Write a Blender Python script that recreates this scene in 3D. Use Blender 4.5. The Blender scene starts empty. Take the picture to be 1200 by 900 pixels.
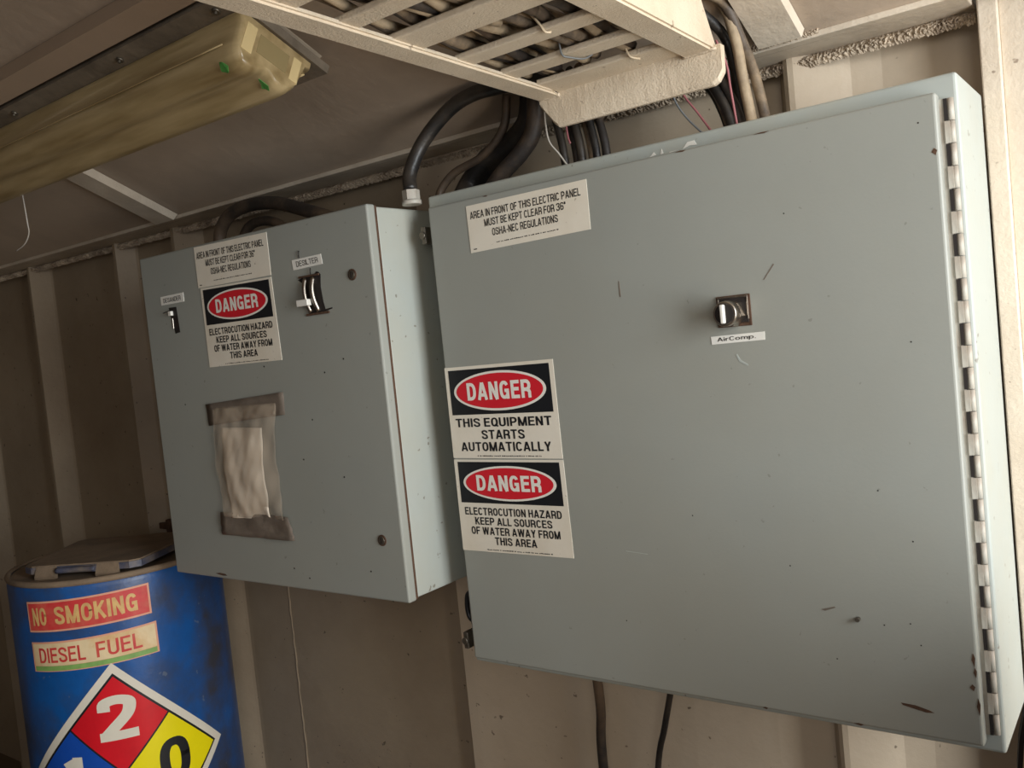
import bpy, bmesh, math, random
from mathutils import Vector, Matrix
PI = math.pi
random.seed(7)
scene = bpy.context.scene
col = scene.collection

# ------------------------------------------------------------------ camera
CAM = Vector((0.9581, -1.0935, 1.6247))
_r = Vector((0.79805506, 0.59416144, -0.10040072))
_u = Vector((0.05000999, 0.10073526, 0.99365558))
_f = Vector((-0.60050572, 0.7980129, -0.05067828))
cd = bpy.data.cameras.new('camera'); cam = bpy.data.objects.new('camera', cd); col.objects.link(cam)
cd.sensor_width = 36; cd.lens = 1036.84 * 36 / 1200; cd.clip_start = 0.02
cam.matrix_world = Matrix(((_r.x, _u.x, -_f.x, CAM.x), (_r.y, _u.y, -_f.y, CAM.y), (_r.z, _u.z, -_f.z, CAM.z), (0, 0, 0, 1)))
scene.camera = cam

# ------------------------------------------------------------------ world, lights, exposure
w = bpy.data.worlds.new('World'); scene.world = w; w.use_nodes = True
bg = w.node_tree.nodes['Background']; bg.inputs[0].default_value = (0.72, 0.82, 1.0, 1); bg.inputs[1].default_value = 0.35
def area(name, loc, target, sx, sy, power, color):
    l = bpy.data.lights.new(name, 'AREA'); l.shape = 'RECTANGLE'; l.size = sx; l.size_y = sy
    l.energy = power; l.color = color
    o = bpy.data.objects.new(name, l); col.objects.link(o); o.location = loc
    o.rotation_euler = (Vector(target) - Vector(loc)).to_track_quat('-Z', 'Y').to_euler()
    return o
# daylight through the doorway in the right-hand wall, and an added soft fill lamp by the opening opposite the panels
area('doorway_daylight', (2.33, -0.70, 1.62), (0.2, -0.1, 1.50), 0.9, 1.4, 66, (0.90, 0.96, 1.0))
area('front_fill', (1.85, -2.45, 1.9), (0.5, 0.0, 1.5), 0.8, 1.0, 13, (1.0, 0.94, 0.86))  # added fill that lifts the cabinet fronts
area('sunlit_ground_bounce', (2.1, -0.9, 0.36), (0.6, -0.2, 2.0), 0.8, 1.2, 14, (1.0, 0.80, 0.58))
scene.view_settings.view_transform = 'Standard'; scene.view_settings.look = 'None'
scene.view_settings.gamma = 1.0; scene.view_settings.use_curve_mapping = False
scene.view_settings.exposure = 0.0

# ------------------------------------------------------------------ materials
def lin(c):
    return tuple((v / 12.92 if v <= 0.04045 else ((v + 0.055) / 1.055) ** 2.4) for v in [x / 255 for x in c])
def mat(name, rgb, rough=0.6, metal=0.0, var=0.12, scale=6.0, dirt=None, dirt_amt=0.0, dirt_scale=3.0,
        speck=None, speck_amt=0.0, speck_scale=120.0, bump=0.0, bump_scale=90.0, spec=0.5, coat=0.0, emis=None):
    m = bpy.data.materials.new(name); m.use_nodes = True
    nt = m.node_tree; N = nt.nodes; L = nt.links; b = N['Principled BSDF']
    b.inputs['Roughness'].default_value = rough; b.inputs['Metallic'].default_value = metal
    b.inputs['Specular IOR Level'].default_value = spec; b.inputs['Coat Weight'].default_value = coat
    base = lin(rgb)
    tc = N.new('ShaderNodeTexCoord'); out = None
    def noise(sc, det=4, seed=0.0):
        mp = N.new('ShaderNodeMapping'); mp.inputs['Location'].default_value = (seed, seed * 2, seed * 3)
        L.new(tc.outputs['Object'], mp.inputs['Vector'])
        n = N.new('ShaderNodeTexNoise'); n.inputs['Scale'].default_value = sc; n.inputs['Detail'].default_value = det
        n.inputs['Roughness'].default_value = 0.62
        L.new(mp.outputs['Vector'], n.inputs['Vector']); return n
    n = noise(scale, 6)
    r = N.new('ShaderNodeValToRGB'); r.color_ramp.elements[0].position = 0.3; r.color_ramp.elements[1].position = 0.72
    r.color_ramp.elements[0].color = (*[max(0, c * (1 - var)) for c in base], 1)
    r.color_ramp.elements[1].color = (*[min(1, c * (1 + var)) for c in base], 1)
    L.new(n.outputs['Fac'], r.inputs['Fac']); out = r.outputs['Color']
    def mixin(out, c, amt, sc, lo, hi, seed, det=5):
        nn = noise(sc, det, seed); rr = N.new('ShaderNodeValToRGB')
        rr.color_ramp.elements[0].position = lo; rr.color_ramp.elements[1].position = hi
        rr.color_ramp.elements[0].color = (0, 0, 0, 1); rr.color_ramp.elements[1].color = (amt, amt, amt, 1)
        L.new(nn.outputs['Fac'], rr.inputs['Fac'])
        mx = N.new('ShaderNodeMix'); mx.data_type = 'RGBA'
        L.new(rr.outputs['Color'], mx.inputs['Factor']); L.new(out, mx.inputs['A'])
        mx.inputs['B'].default_value = (*lin(c), 1); return mx.outputs['Result']
    if dirt: out = mixin(out, dirt, dirt_amt, dirt_scale, 0.42, 0.68, 4.3, 8)
    if speck: out = mixin(out, speck, speck_amt, speck_scale, 0.70, 0.74, 9.1, 2)
    L.new(out, b.inputs['Base Color'])
    if bump:
        nb = noise(bump_scale, 4, 2.2); bp = N.new('ShaderNodeBump'); bp.inputs['Strength'].default_value = bump
        bp.inputs['Distance'].default_value = 0.004
        L.new(nb.outputs['Fac'], bp.inputs['Height']); L.new(bp.outputs['Normal'], b.inputs['Normal'])
    return m
MAT = dict(
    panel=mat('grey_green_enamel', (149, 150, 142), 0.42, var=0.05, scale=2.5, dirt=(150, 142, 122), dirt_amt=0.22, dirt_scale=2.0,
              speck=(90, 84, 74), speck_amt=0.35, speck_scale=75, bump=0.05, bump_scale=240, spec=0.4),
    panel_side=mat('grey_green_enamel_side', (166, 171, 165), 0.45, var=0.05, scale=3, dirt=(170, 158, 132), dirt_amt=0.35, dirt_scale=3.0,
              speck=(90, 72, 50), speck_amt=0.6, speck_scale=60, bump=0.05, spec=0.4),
    wall=mat('cream_painted_steel', (158, 141, 118), 0.55, var=0.10, scale=2.2, dirt=(112, 92, 70), dirt_amt=0.40, dirt_scale=2.6,
             speck=(50, 38, 28), speck_amt=0.75, speck_scale=55, bump=0.25, bump_scale=60),
    wall_clean=mat('cleaner_painted_plate', (194, 177, 154), 0.5, var=0.07, scale=2.2, dirt=(158, 136, 108), dirt_amt=0.35, dirt_scale=3.2,
             speck=(70, 50, 36), speck_amt=0.7, speck_scale=55, bump=0.2, bump_scale=60),
    wall_light=mat('cream_painted_post', (214, 200, 180), 0.5, var=0.06, scale=3, dirt=(170, 145, 112), dirt_amt=0.3, dirt_scale=5,
             speck=(90, 66, 45), speck_amt=0.6, speck_scale=60, bump=0.3, bump_scale=120),
    ceil=mat('ceiling_painted_steel', (182, 163, 143), 0.36, var=0.10, scale=2.0, dirt=(96, 82, 70), dirt_amt=0.45, dirt_scale=1.6,
             speck=(185, 165, 140), speck_amt=0.35, speck_scale=60, bump=0.25, bump_scale=45),
    purlin=mat('purlin_cream_paint', (206, 192, 172), 0.5, var=0.08, scale=8, dirt=(130, 108, 84), dirt_amt=0.3, dirt_scale=9, bump=0.3),
    crust=mat('crusty_weld_paint', (186, 168, 145), 0.8, var=0.25, scale=40, dirt=(84, 62, 44), dirt_amt=0.75, dirt_scale=28, bump=1.0, bump_scale=120),
    tray=mat('thick_cream_tray_paint', (216, 200, 176), 0.55, var=0.06, scale=9, dirt=(165, 138, 106), dirt_amt=0.30, dirt_scale=9,
             speck=(96, 70, 48), speck_amt=0.6, speck_scale=80, bump=0.35, bump_scale=330),
    black=mat('black_cable_rubber', (30, 28, 27), 0.42, var=0.3, scale=14, dirt=(96, 84, 70), dirt_amt=0.35, dirt_scale=18, bump=0.25),
    dusty=mat('dusty_cable_jacket', (84, 72, 60), 0.6, var=0.3, scale=20, dirt=(176, 152, 120), dirt_amt=0.6, dirt_scale=22, bump=0.3),
    dusty2=mat('paint_coated_cable_jacket', (170, 150, 122), 0.6, var=0.2, scale=20, dirt=(70, 56, 44), dirt_amt=0.55, dirt_scale=25, bump=0.3),
    dusty_black=mat('black_cable_dusty_top', (42, 36, 32), 0.55, var=0.3, scale=10, dirt=(120, 98, 76), dirt_amt=0.7, dirt_scale=7, bump=0.3),
    pink=mat('pink_wire', (150, 92, 94), 0.4), white_wire=mat('white_wire', (188, 180, 168), 0.4),
    grey_wire=mat('grey_wire', (110, 112, 112), 0.4),
    tie=mat('nylon_tie', (206, 186, 156), 0.4),
    paper=mat('sign_cream_vinyl', (226, 217, 200), 0.45, var=0.03, scale=12, dirt=(196, 178, 148), dirt_amt=0.3, dirt_scale=9, speck=(110, 90, 60), speck_amt=0.5, speck_scale=90),
    sign_white=mat('sign_white_print', (232, 226, 214), 0.45, var=0.02),
    sign_black=mat('sign_black_print', (26, 27, 30), 0.42, var=0.1), sign_red=mat('sign_red_print', (206, 34, 46), 0.42, var=0.06),
    label=mat('label_tape_white', (226, 222, 212), 0.4, var=0.02), ink=mat('label_ink', (40, 36, 34), 0.5),
    chrome=mat('chrome_metal', (176, 166, 154), 0.3, 1.0, var=0.12, scale=60), dark=mat('dark_parts_and_recess_shade', (30, 22, 18), 0.7, var=0.2, scale=40),  # dark also paints the shade in slots and cut-outs
    rust=mat('rusty_steel', (84, 60, 44), 0.8, 0.2, var=0.3, scale=60, bump=0.5),
    hinge=mat('hinge_leaf_paint', (180, 176, 164), 0.5, var=0.08, scale=20, dirt=(140, 112, 92), dirt_amt=0.5, dirt_scale=20, bump=0.2),
    screw=mat('dull_screw', (120, 112, 100), 0.4, 0.8, var=0.25, scale=80), 
    tape=mat('duct_tape_grey', (116, 104, 92), 0.5, var=0.12, scale=18, dirt=(80, 70, 60), dirt_amt=0.5, dirt_scale=20, bump=0.3),
    page=mat('folded_paper', (246, 234, 216), 0.6, var=0.05, scale=20, dirt=(214, 188, 156), dirt_amt=0.35, dirt_scale=14),
    drum=mat('blue_drum_paint', (18, 84, 152), 0.36, var=0.25, scale=6, dirt=(60, 58, 60), dirt_amt=0.95, dirt_scale=5.5,
             speck=(120, 130, 140), speck_amt=0.4, speck_scale=60, bump=0.15),
    drumtop=mat('dusty_drum_top', (132, 112, 90), 0.8, var=0.15, scale=14, dirt=(78, 64, 52), dirt_amt=0.5, dirt_scale=10, bump=0.4),
    lidedge=mat('worn_lid_edge', (74, 76, 92), 0.5, var=0.3, scale=20, dirt=(150, 132, 112), dirt_amt=0.7, dirt_scale=18, bump=0.3),
    st_red=mat('faded_red_sticker', (206, 58, 58), 0.5, var=0.12, scale=30, dirt=(206, 120, 90), dirt_amt=0.5, dirt_scale=26),
    st_gold=mat('faded_gold_print', (216, 178, 112), 0.5, var=0.12, scale=40, dirt=(190, 120, 84), dirt_amt=0.5, dirt_scale=50),
    st_cream=mat('yellowed_sticker', (232, 208, 164), 0.5, var=0.10, scale=14, dirt=(206, 146, 70), dirt_amt=0.8, dirt_scale=9),
    st_pink=mat('sticker_border', (224, 160, 130), 0.5, var=0.1, scale=30), st_green=mat('sticker_green', (130, 170, 92), 0.5, var=0.2, scale=30),
    nf_white=mat('hazard_diamond_white', (226, 218, 200), 0.35, var=0.05), nf_red=mat('hazard_diamond_red', (214, 22, 36), 0.35, var=0.1, scale=12),
    nf_blue=mat('hazard_diamond_blue', (20, 76, 170), 0.35, var=0.1), nf_yellow=mat('hazard_diamond_yellow', (244, 226, 10), 0.35, var=0.06),
    lens_end=mat('olive_plastic', (150, 132, 92), 0.4), sock=mat('lamp_socket_cream', (214, 190, 138), 0.5, var=0.05), base_tray=mat('fixture_base_mottled', (128, 116, 100), 0.5, 0.2, var=0.25, scale=14, dirt=(84, 74, 64), dirt_amt=0.6, dirt_scale=16, bump=0.3),
    rail=mat('ceiling_rail_paint', (164, 142, 120), 0.55, var=0.06, scale=4, bump=0.15),
    green=mat('green_scrap', (74, 132, 62), 0.5, var=0.3, scale=60), floor=mat('dusty_floor', (104, 88, 68), 0.8, var=0.15, scale=3),
    tan=mat('tan_moulded_shell', (232, 196, 158), 0.5, var=0.05, scale=5), brass=mat('brass_fitting', (214, 176, 108), 0.4, 0.6, var=0.2, scale=40),
)
# yellowed, slightly see-through diffuser of the lamp
def lens_mat():
    m = bpy.data.materials.new('yellowed_acrylic'); m.use_nodes = True; nt = m.node_tree; N = nt.nodes; L = nt.links
    b = N['Principled BSDF']; tc = N.new('ShaderNodeTexCoord'); mp = N.new('ShaderNodeMapping'); mp.inputs['Scale'].default_value = (1.5, 14, 14)
    n = N.new('ShaderNodeTexNoise'); n.inputs['Scale'].default_value = 3; n.inputs['Detail'].default_value = 7
    r = N.new('ShaderNodeValToRGB'); r.color_ramp.elements[0].color = (*lin((150, 126, 84)), 1); r.color_ramp.elements[1].color = (*lin((204, 180, 134)), 1)
    r.color_ramp.elements[0].position = 0.3; r.color_ramp.elements[1].position = 0.7
    L.new(tc.outputs['Object'], mp.inputs[0]); L.new(mp.outputs[0], n.inputs[0]); L.new(n.outputs['Fac'], r.inputs[0]); L.new(r.outputs[0], b.inputs['Base Color'])
    b.inputs['Roughness'].default_value = 0.3; b.inputs['Transmission Weight'].default_value = 0.25; b.inputs['IOR'].default_value = 1.3
    b.inputs['Coat Weight'].default_value = 0.3
    return m
MAT['lens'] = lens_mat()
def film_mat():
    m = bpy.data.materials.new('clear_plastic_film'); m.use_nodes = True; nt = m.node_tree; N = nt.nodes; L = nt.links
    out = N['Material Output']; g = N['Principled BSDF']; g.inputs['Base Color'].default_value = (*lin((196, 178, 156)), 1); g.inputs['Roughness'].default_value = 0.22
    t = N.new('ShaderNodeBsdfTransparent'); mx = N.new('ShaderNodeMixShader'); mx.inputs[0].default_value = 0.24
    L.new(t.outputs[0], mx.inputs[1]); L.new(g.outputs[0], mx.inputs[2]); L.new(mx.outputs[0], out.inputs[0])
    return m
MAT['film'] = film_mat()

# ------------------------------------------------------------------ helpers
def box(bm, x0, x1, y0, y1, z0, z1, bev=0.0, seg=2, mi=0):
    vs = [bm.verts.new((x, y, z)) for x in (x0, x1) for y in (y0, y1) for z in (z0, z1)]
    idx = [(0, 1, 3, 2), (4, 6, 7, 5), (0, 4, 5, 1), (2, 3, 7, 6), (0, 2, 6, 4), (1, 5, 7, 3)]
    fs = [bm.faces.new([vs[i] for i in f]) for f in idx]
    for f in fs: f.material_index = mi
    if bev > 0:
        es = list({e for f in fs for e in f.edges})
        bmesh.ops.bevel(bm, geom=es, offset=bev, segments=seg, affect='EDGES', profile=0.5)
    return vs
def hexa(bm, P, mi=0):
    """P: 8 points, 4 bottom loop then 4 top loop"""
    vs = [bm.verts.new(p) for p in P]
    for f in [(3, 2, 1, 0), (4, 5, 6, 7), (0, 1, 5, 4), (1, 2, 6, 5), (2, 3, 7, 6), (3, 0, 4, 7)]:
        bm.faces.new([vs[i] for i in f]).material_index = mi
def smooth_pts(pts, n=6):
    P = [Vector(p) for p in pts]
    if len(P) < 3: return P
    Q = [P[0] * 2 - P[1]] + P + [P[-1] * 2 - P[-2]]; out = []
    for i in range(1, len(Q) - 2):
        a, b, c, d = Q[i - 1], Q[i], Q[i + 1], Q[i + 2]
        for k in range(n):
            t = k / n
            out.append(0.5 * ((2 * b) + (c - a) * t + (2 * a - 5 * b + 4 * c - d) * t * t + (3 * b - a - 3 * c + d) * t ** 3))
    out.append(P[-1]); return out
def tube(bm, pts, r, seg=10, n=6, mi=0, rf=None):
    P = smooth_pts(pts, n); rings = []
    T0 = (P[1] - P[0]).normalized(); nrm = T0.orthogonal().normalized()
    for i, p in enumerate(P):
        T = (P[min(i + 1, len(P) - 1)] - P[max(i - 1, 0)]).normalized()
        nrm = (nrm - T * nrm.dot(T)).normalized(); b = T.cross(nrm)
        rr = r if rf is None else r * rf(i / (len(P) - 1))
        rings.append([bm.verts.new(p + (nrm * math.cos(2 * PI * k / seg) + b * math.sin(2 * PI * k / seg)) * rr) for k in range(seg)])
    for a, b in zip(rings, rings[1:]):
        for k in range(seg):
            f = bm.faces.new((a[k], a[(k + 1) % seg], b[(k + 1) % seg], b[k])); f.material_index = mi; f.smooth = True
    bm.faces.new(rings[0][::-1]).material_index = mi; bm.faces.new(rings[-1]).material_index = mi
def cyl(bm, c, axis, r, d, seg=20, mi=0, r2=None, bev=0.0):
    """cylinder from c along axis for length d"""
    A = Vector(axis).normalized(); n = A.orthogonal().normalized(); b = A.cross(n); c = Vector(c); r2 = r if r2 is None else r2
    prof = [(0, r), (d, r2)] if not bev else [(0, r), (d - bev, r2), (d - bev * 0.3, r2 - bev * 0.3), (d, r2 - bev)]
    rings = [[bm.verts.new(c + A * h + (n * math.cos(2 * PI * k / seg) + b * math.sin(2 * PI * k / seg)) * rr) for k in range(seg)] for h, rr in prof]
    for ra, rb in zip(rings, rings[1:]):
        for k in range(seg):
            f = bm.faces.new((ra[k], ra[(k + 1) % seg], rb[(k + 1) % seg], rb[k])); f.material_index = mi; f.smooth = seg > 8
    bm.faces.new(rings[0][::-1]).material_index = mi; bm.faces.new(rings[-1]).material_index = mi
def B(): return bmesh.new()
def obj(name, bm, mats, parent=None, label=None, loc=None, normals=True):
    if normals: bmesh.ops.recalc_face_normals(bm, faces=bm.faces[:])
    me = bpy.data.meshes.new(name); bm.to_mesh(me); bm.free()
    for m in (mats if isinstance(mats, (list, tuple)) else [mats]): me.materials.append(MAT[m])
    o = bpy.data.objects.new(name, me); col.objects.link(o)
    if loc: o.location = loc
    if parent: adopt(o, parent)
    if label: o['label'] = label
    return o
def adopt(o, parent):
    o.parent = parent
    t = Vector(parent.location) if parent.type == 'EMPTY' else Vector((0, 0, 0))
    o.matrix_parent_inverse = Matrix.Translation(-t)
def tag(o, label, cat, group=None):
    o['label'] = label; o['category'] = cat
    if group: o['group'] = group
    return o
def thing(name, label, cat, loc, group=None):
    o = bpy.data.objects.new(name, None); col.objects.link(o); o.location = loc; o.empty_display_size = 0.05
    return tag(o, label, cat, group)
def struct(name, bm, mats):
    o = obj(name, bm, mats); o['kind'] = 'structure'; return o
def cable(name, pts, r, m, label, cat='cable', group=None, seg=10):
    bm = B(); tube(bm, pts, r, seg); return tag(obj(name, bm, m), label, cat, group)

# text as flat print ------------------------------------------------
def ell_arc(cx, cy, rx, ry, a0, a1, n=18, e=2.5):
    out = []
    for i in range(n + 1):
        a = math.radians(a0 + (a1 - a0) * i / n); c, q = math.cos(a), math.sin(a)
        out.append((cx + rx * math.copysign(abs(c) ** (2 / e), c), cy + ry * math.copysign(abs(q) ** (2 / e), q)))
    return out
def spl(p, n=5): return [(v.x, v.y) for v in smooth_pts([(x, y, 0) for x, y in p], n)]
def glyph(ch, w):
    """plain grotesque letters as centre lines for a pen of width w; returns (advance width, list of paths)"""
    h = w / 2; W = 0.60; L, R, Bo, T = h, W - h, h, 1 - h
    def bowl(x0, y0, y1, xr):
        ry = (y1 - y0) / 2; rx = min(ry * 0.9, (xr - x0) * 0.7); return [(x0, y1)] + ell_arc(xr - rx, (y0 + y1) / 2, rx, ry, 90, -90, 12, 2.2) + [(x0, y0)]
    O = [(x, y) for x, y in ell_arc(W / 2, 0.5, W / 2 - h, 0.5 - h, 0, 360, 36)]
    if ch == ' ': return 0.26, []
    if ch == 'A': W = .66; return W, [[(h * .9, 0), (W / 2 - h * .15, 1)], [(W - h * .9, 0), (W / 2 + h * .15, 1)], [(W * .24, .28), (W * .76, .28)]]
    if ch == 'B': return W, [[(L, 0), (L, 1)], bowl(L, .53, T, R - .03), bowl(L, Bo, .53, R)]
    if ch == 'C': return W, [ell_arc(W / 2, .5, W / 2 - h, .5 - h, 33, 327, 26)]
    if ch == 'D': return W, [[(L, 0), (L, 1)], [(L, T)] + ell_arc(W * .42, .5, R - W * .42, .5 - h, 90, -90, 16, 2.4) + [(L, Bo)]]
    if ch == 'E': W = .54; return W, [[(L, 0), (L, 1)], [(L, T), (W, T)], [(L, Bo), (W, Bo)], [(L, .52), (W * .93, .52)]]
    if ch == 'F': W = .52; return W, [[(L, 0), (L, 1)], [(L, T), (W, T)], [(L, .50), (W * .92, .50)]]
    if ch == 'G': return W + .02, [ell_arc(W / 2, .5, W / 2 - h, .5 - h, 33, 320, 26), [(R, 0), (R, .46)], [(R + h, .46), (W * .52, .46)]]
    if ch == 'H': return W, [[(L, 0), (L, 1)], [(R, 0), (R, 1)], [(L, .52), (R, .52)]]
    if ch == 'I': return w, [[(h, 0), (h, 1)]]
    if ch == 'K': return W, [[(L, 0), (L, 1)], [(L, .34), (W - h * .9, 1)], [(L + (R - L) * .32, .58), (W - h * .6, 0)]]
    if ch == 'L': W = .50; return W, [[(L, 0), (L, 1)], [(L, Bo), (W, Bo)]]
    if ch == 'M': W = .76; return W, [[(h, 0), (h, 1)], [(W - h, 0), (W - h, 1)], [(h * 1.1, 1), (W / 2, 0)], [(W - h * 1.1, 1), (W / 2, 0)]]
    if ch == 'N': return W, [[(L, 0), (L, 1)], [(R, 0), (R, 1)], [(L, 1), (R, 0)]]
    if ch in 'O0': return W, [O + [O[1]]]
    if ch == 'P': return W, [[(L, 0), (L, 1)], bowl(L, .43, T, R)]
    if ch == 'Q': return W, [O + [O[1]], [(W * .58, .26), (W, 0)]]
    if ch == 'R': return W, [[(L, 0), (L, 1)], bowl(L, .46, T, R), spl([(W * .55, .46), (R - .01, .36), (R, .16), (R + .01, 0)])]
    if ch == 'S': return W, [spl([(R, .69), (R - .03, .83), (W / 2, T), (L + .03, .85), (L, .72), (L + .07, .60), (W / 2, .51), (R - .06, .42), (R, .28), (R - .03, .14), (W / 2, Bo), (L + .03, .15), (L, .31)])]
    if ch == 'T': return W, [[(W / 2, 0), (W / 2, 1)], [(0, T), (W, T)]]
    if ch == 'U': return W, [[(L, 1), (L, .32)] + ell_arc(W / 2, .32, W / 2 - h, .32 - h, 180, 360, 14, 2.3) + [(R, 1)]]
    if ch == 'V': return W, [[(h * .9, 1), (W / 2, 0)], [(W - h * .9, 1), (W / 2, 0)]]
    if ch == 'W': W = .92; return W, [[(h * .9, 1), (W * .27, 0)], [(W / 2, 1), (W * .27, 0)], [(W / 2, 1), (W * .73, 0)], [(W - h * .9, 1), (W * .73, 0)]]
    if ch == 'Y': return W, [[(h * .9, 1), (W / 2, .42)], [(W - h * .9, 1), (W / 2, .42)], [(W / 2, .46), (W / 2, 0)]]
    if ch == 'Z': return W, [[(0, T), (W, T)], [(0, Bo), (W, Bo)], [(W - h, T), (h, Bo)]]
    if ch == '1': W = .36; return W, [[(W - h, 0), (W - h, 1)], [(0, .76), (W - h * 1.2, .90)]]
    if ch == '2': return W, [spl([(L, .66), (L + .02, .84), (W / 2, T), (R - .02, .84), (R, .70), (R - .06, .53), (W * .42, .30), (L + .02, Bo + .04)]), [(0, Bo), (W, Bo)]]
    if ch == '3': return W, [spl([(L, .74), (L + .04, .88), (W / 2, T), (R - .03, .87), (R - .02, .72), (R - .08, .57), (W * .45, .53)]), spl([(W * .45, .53), (R - .06, .48), (R, .30), (R - .04, .13), (W / 2, Bo), (L + .04, .12), (L, .28)])]
    if ch == '6': return W, [spl([(R, .76), (R - .04, .88), (W / 2, T), (L + .04, .83), (L, .52), (L, .30)]), ell_arc(W / 2, .31, W / 2 - h, .31 - h, 0, 360, 24, 2.2)]
    if ch == '-': return .30, [[(0, .40), (.30, .40)]]
    if ch == '.': return w, [[(h, 0), (h, w)]]
    if ch == '"': return .26, [[(.06, .68), (.06, 1)], [(.20, .68), (.20, 1)]]
    if ch == 'i': return w, [[(h, 0), (h, .70)], [(h, .84), (h, 1)]]
    if ch == 'r': return .34, [[(h, 0), (h, .70)], spl([(h, .42), (.14, .60), (.34, .64)])]
    if ch == 'o': o = ell_arc(.28, .35, .28 - h, .35 - h, 0, 360, 24, 2.1); return .56, [o + [o[1]]]
    if ch == 'm': return .80, [[(h, 0), (h, .70)], spl([(h, .45), (.16, .62), (.30, .62), (.40, .48), (.40, 0)]), spl([(.40, .45), (.50, .62), (.64, .62), (.80 - h, .48), (.80 - h, 0)])]
    if ch == 'p': o = ell_arc(.30, .35, .26 - h * .8, .35 - h, 0, 360, 24, 2.1); return .58, [o + [o[1]], [(h, -.28), (h, .70)]]
    return W, []
def text_tris(s, w=0.15, spacing=0.10):
    V = []; F = []; x = 0.0
    for ch in s:
        adv, paths = glyph(ch, w)
        for pi, P in enumerate(paths):
            P = [Vector(p) for p in P]; P = [p for i, p in enumerate(P) if i == 0 or (p - P[i - 1]).length > 1e-5]
            Lf = []; Rt = []
            for i, p in enumerate(P):
                d0 = (p - P[i - 1]).normalized() if i else None; d1 = (P[i + 1] - p).normalized() if i < len(P) - 1 else None
                d0 = d0 or d1; d1 = d1 or d0; n0 = Vector((-d0.y, d0.x)); n1 = Vector((-d1.y, d1.x)); m = (n0 + n1).normalized()
                k = w / 2 / max(0.6, m.dot(n0)); Lf.append(p + m * k); Rt.append(p - m * k)
            b = len(V)
            for a, c in zip(Lf, Rt): V += [(a.x + x, min(max(a.y, -.3), 1), pi), (c.x + x, min(max(c.y, -.3), 1), pi)]
            for i in range(len(P) - 1): F.append((b + 2 * i, b + 2 * i + 1, b + 2 * i + 3, b + 2 * i + 2))
        x += adv + (spacing if ch != ' ' else 0.0)
    return V, F
def decal(name, mp, items, mats, parent, label=None, step=None, thick=0.0007):
    """flat print: items laid out in the (u, v) unit square, mapped onto a surface by mp(u, v, height)"""
    bm = B()
    def add(V, F, layer, mi):
        b2 = B(); vs = [b2.verts.new((p[0], p[1], p[2] if len(p) > 2 else 0)) for p in V]
        for f in F:
            try: b2.faces.new([vs[i] for i in f])
            except ValueError: pass
        if step:
            x = step
            while x < 1:
                bmesh.ops.bisect_plane(b2, geom=b2.verts[:] + b2.edges[:] + b2.faces[:], plane_co=(x, 0, 0), plane_no=(1, 0, 0)); x += step
        b2.verts.index_update(); h = thick + layer * 0.00035
        nv = [bm.verts.new(mp(v.co.x, v.co.y, h + v.co.z * 0.00006)) for v in b2.verts]
        for f in b2.faces:
            try: bm.faces.new([nv[v.index] for v in f.verts]).material_index = mi
            except ValueError: pass
        b2.free()
    for it in items:
        k = it[0]
        if k == 'rect':
            _, u0, v0, u1, v1, mi, ly = it; add([(u0, v0), (u1, v0), (u1, v1), (u0, v1)], [(0, 1, 2, 3)], ly, mi)
        elif k == 'poly':
            _, P, mi, ly = it; add(P, [tuple(range(len(P)))], ly, mi)
        elif k == 'ell':
            _, cu, cv, ru, rv, mi, ly = it
            add([(cu + ru * math.cos(2 * PI * i / 48), cv + rv * math.sin(2 * PI * i / 48)) for i in range(48)], [tuple(range(48))], ly, mi)
        elif k == 'text':
            _, s, u0, v0, u1, v1, mi, ly, bold = it[:9]
            V, F = text_tris(s, bold); xs = [p[0] for p in V]; ys = [p[1] for p in V]
            rot = it[9] if len(it) > 9 else 0
            a, b_, c, d = min(xs), max(xs), min(ys), max(ys); out = []
            for x, y, lay in V:
                X = (x - a) / (b_ - a) - 0.5; Y_ = (y - c) / (d - c) - 0.5
                out.append(((u0 + u1) / 2 + X * (u1 - u0) + Y_ * rot, (v0 + v1) / 2 + Y_ * (v1 - v0), lay))
            add(out, F, ly, mi)
    # edge of the sticker itself: thin skirt down to the surface
    n = 16; ring = [(i / n, 0) for i in range(n)] + [(1, i / n) for i in range(n)] + [(1 - i / n, 1) for i in range(n)] + [(0, 1 - i / n) for i in range(n)]
    if mats[0] is not None and items[0][0] == 'rect':
        a = [bm.verts.new(mp(u, v, thick)) for u, v in ring]; b_ = [bm.verts.new(mp(u, v, 0.0)) for u, v in ring]
        for i in range(len(ring)):
            j = (i + 1) % len(ring); bm.faces.new((a[i], a[j], b_[j], b_[i]))
    return obj(name, bm, mats, parent, label, normals=False)
def flat_map(c, y):
    tl, tr, br, bl = c
    def f(u, v, h):
        x = (bl[0] * (1 - u) + br[0] * u) * (1 - v) + (tl[0] * (1 - u) + tr[0] * u) * v
        z = (bl[1] * (1 - u) + br[1] * u) * (1 - v) + (tl[1] * (1 - u) + tr[1] * u) * v
        return (x, y - h, z)
    return f
def fine_print(v, u0, u1, h, mi, ly, seed=1):
    rnd = random.Random(seed); out = []; u = u0
    while u < u1:
        wd = rnd.uniform(0.006, 0.014)
        out.append(('rect', u, v, u + wd, v + h * rnd.uniform(0.6, 1), mi, ly)); u += wd + rnd.choice((0.004, 0.004, 0.012))
    return out

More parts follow.
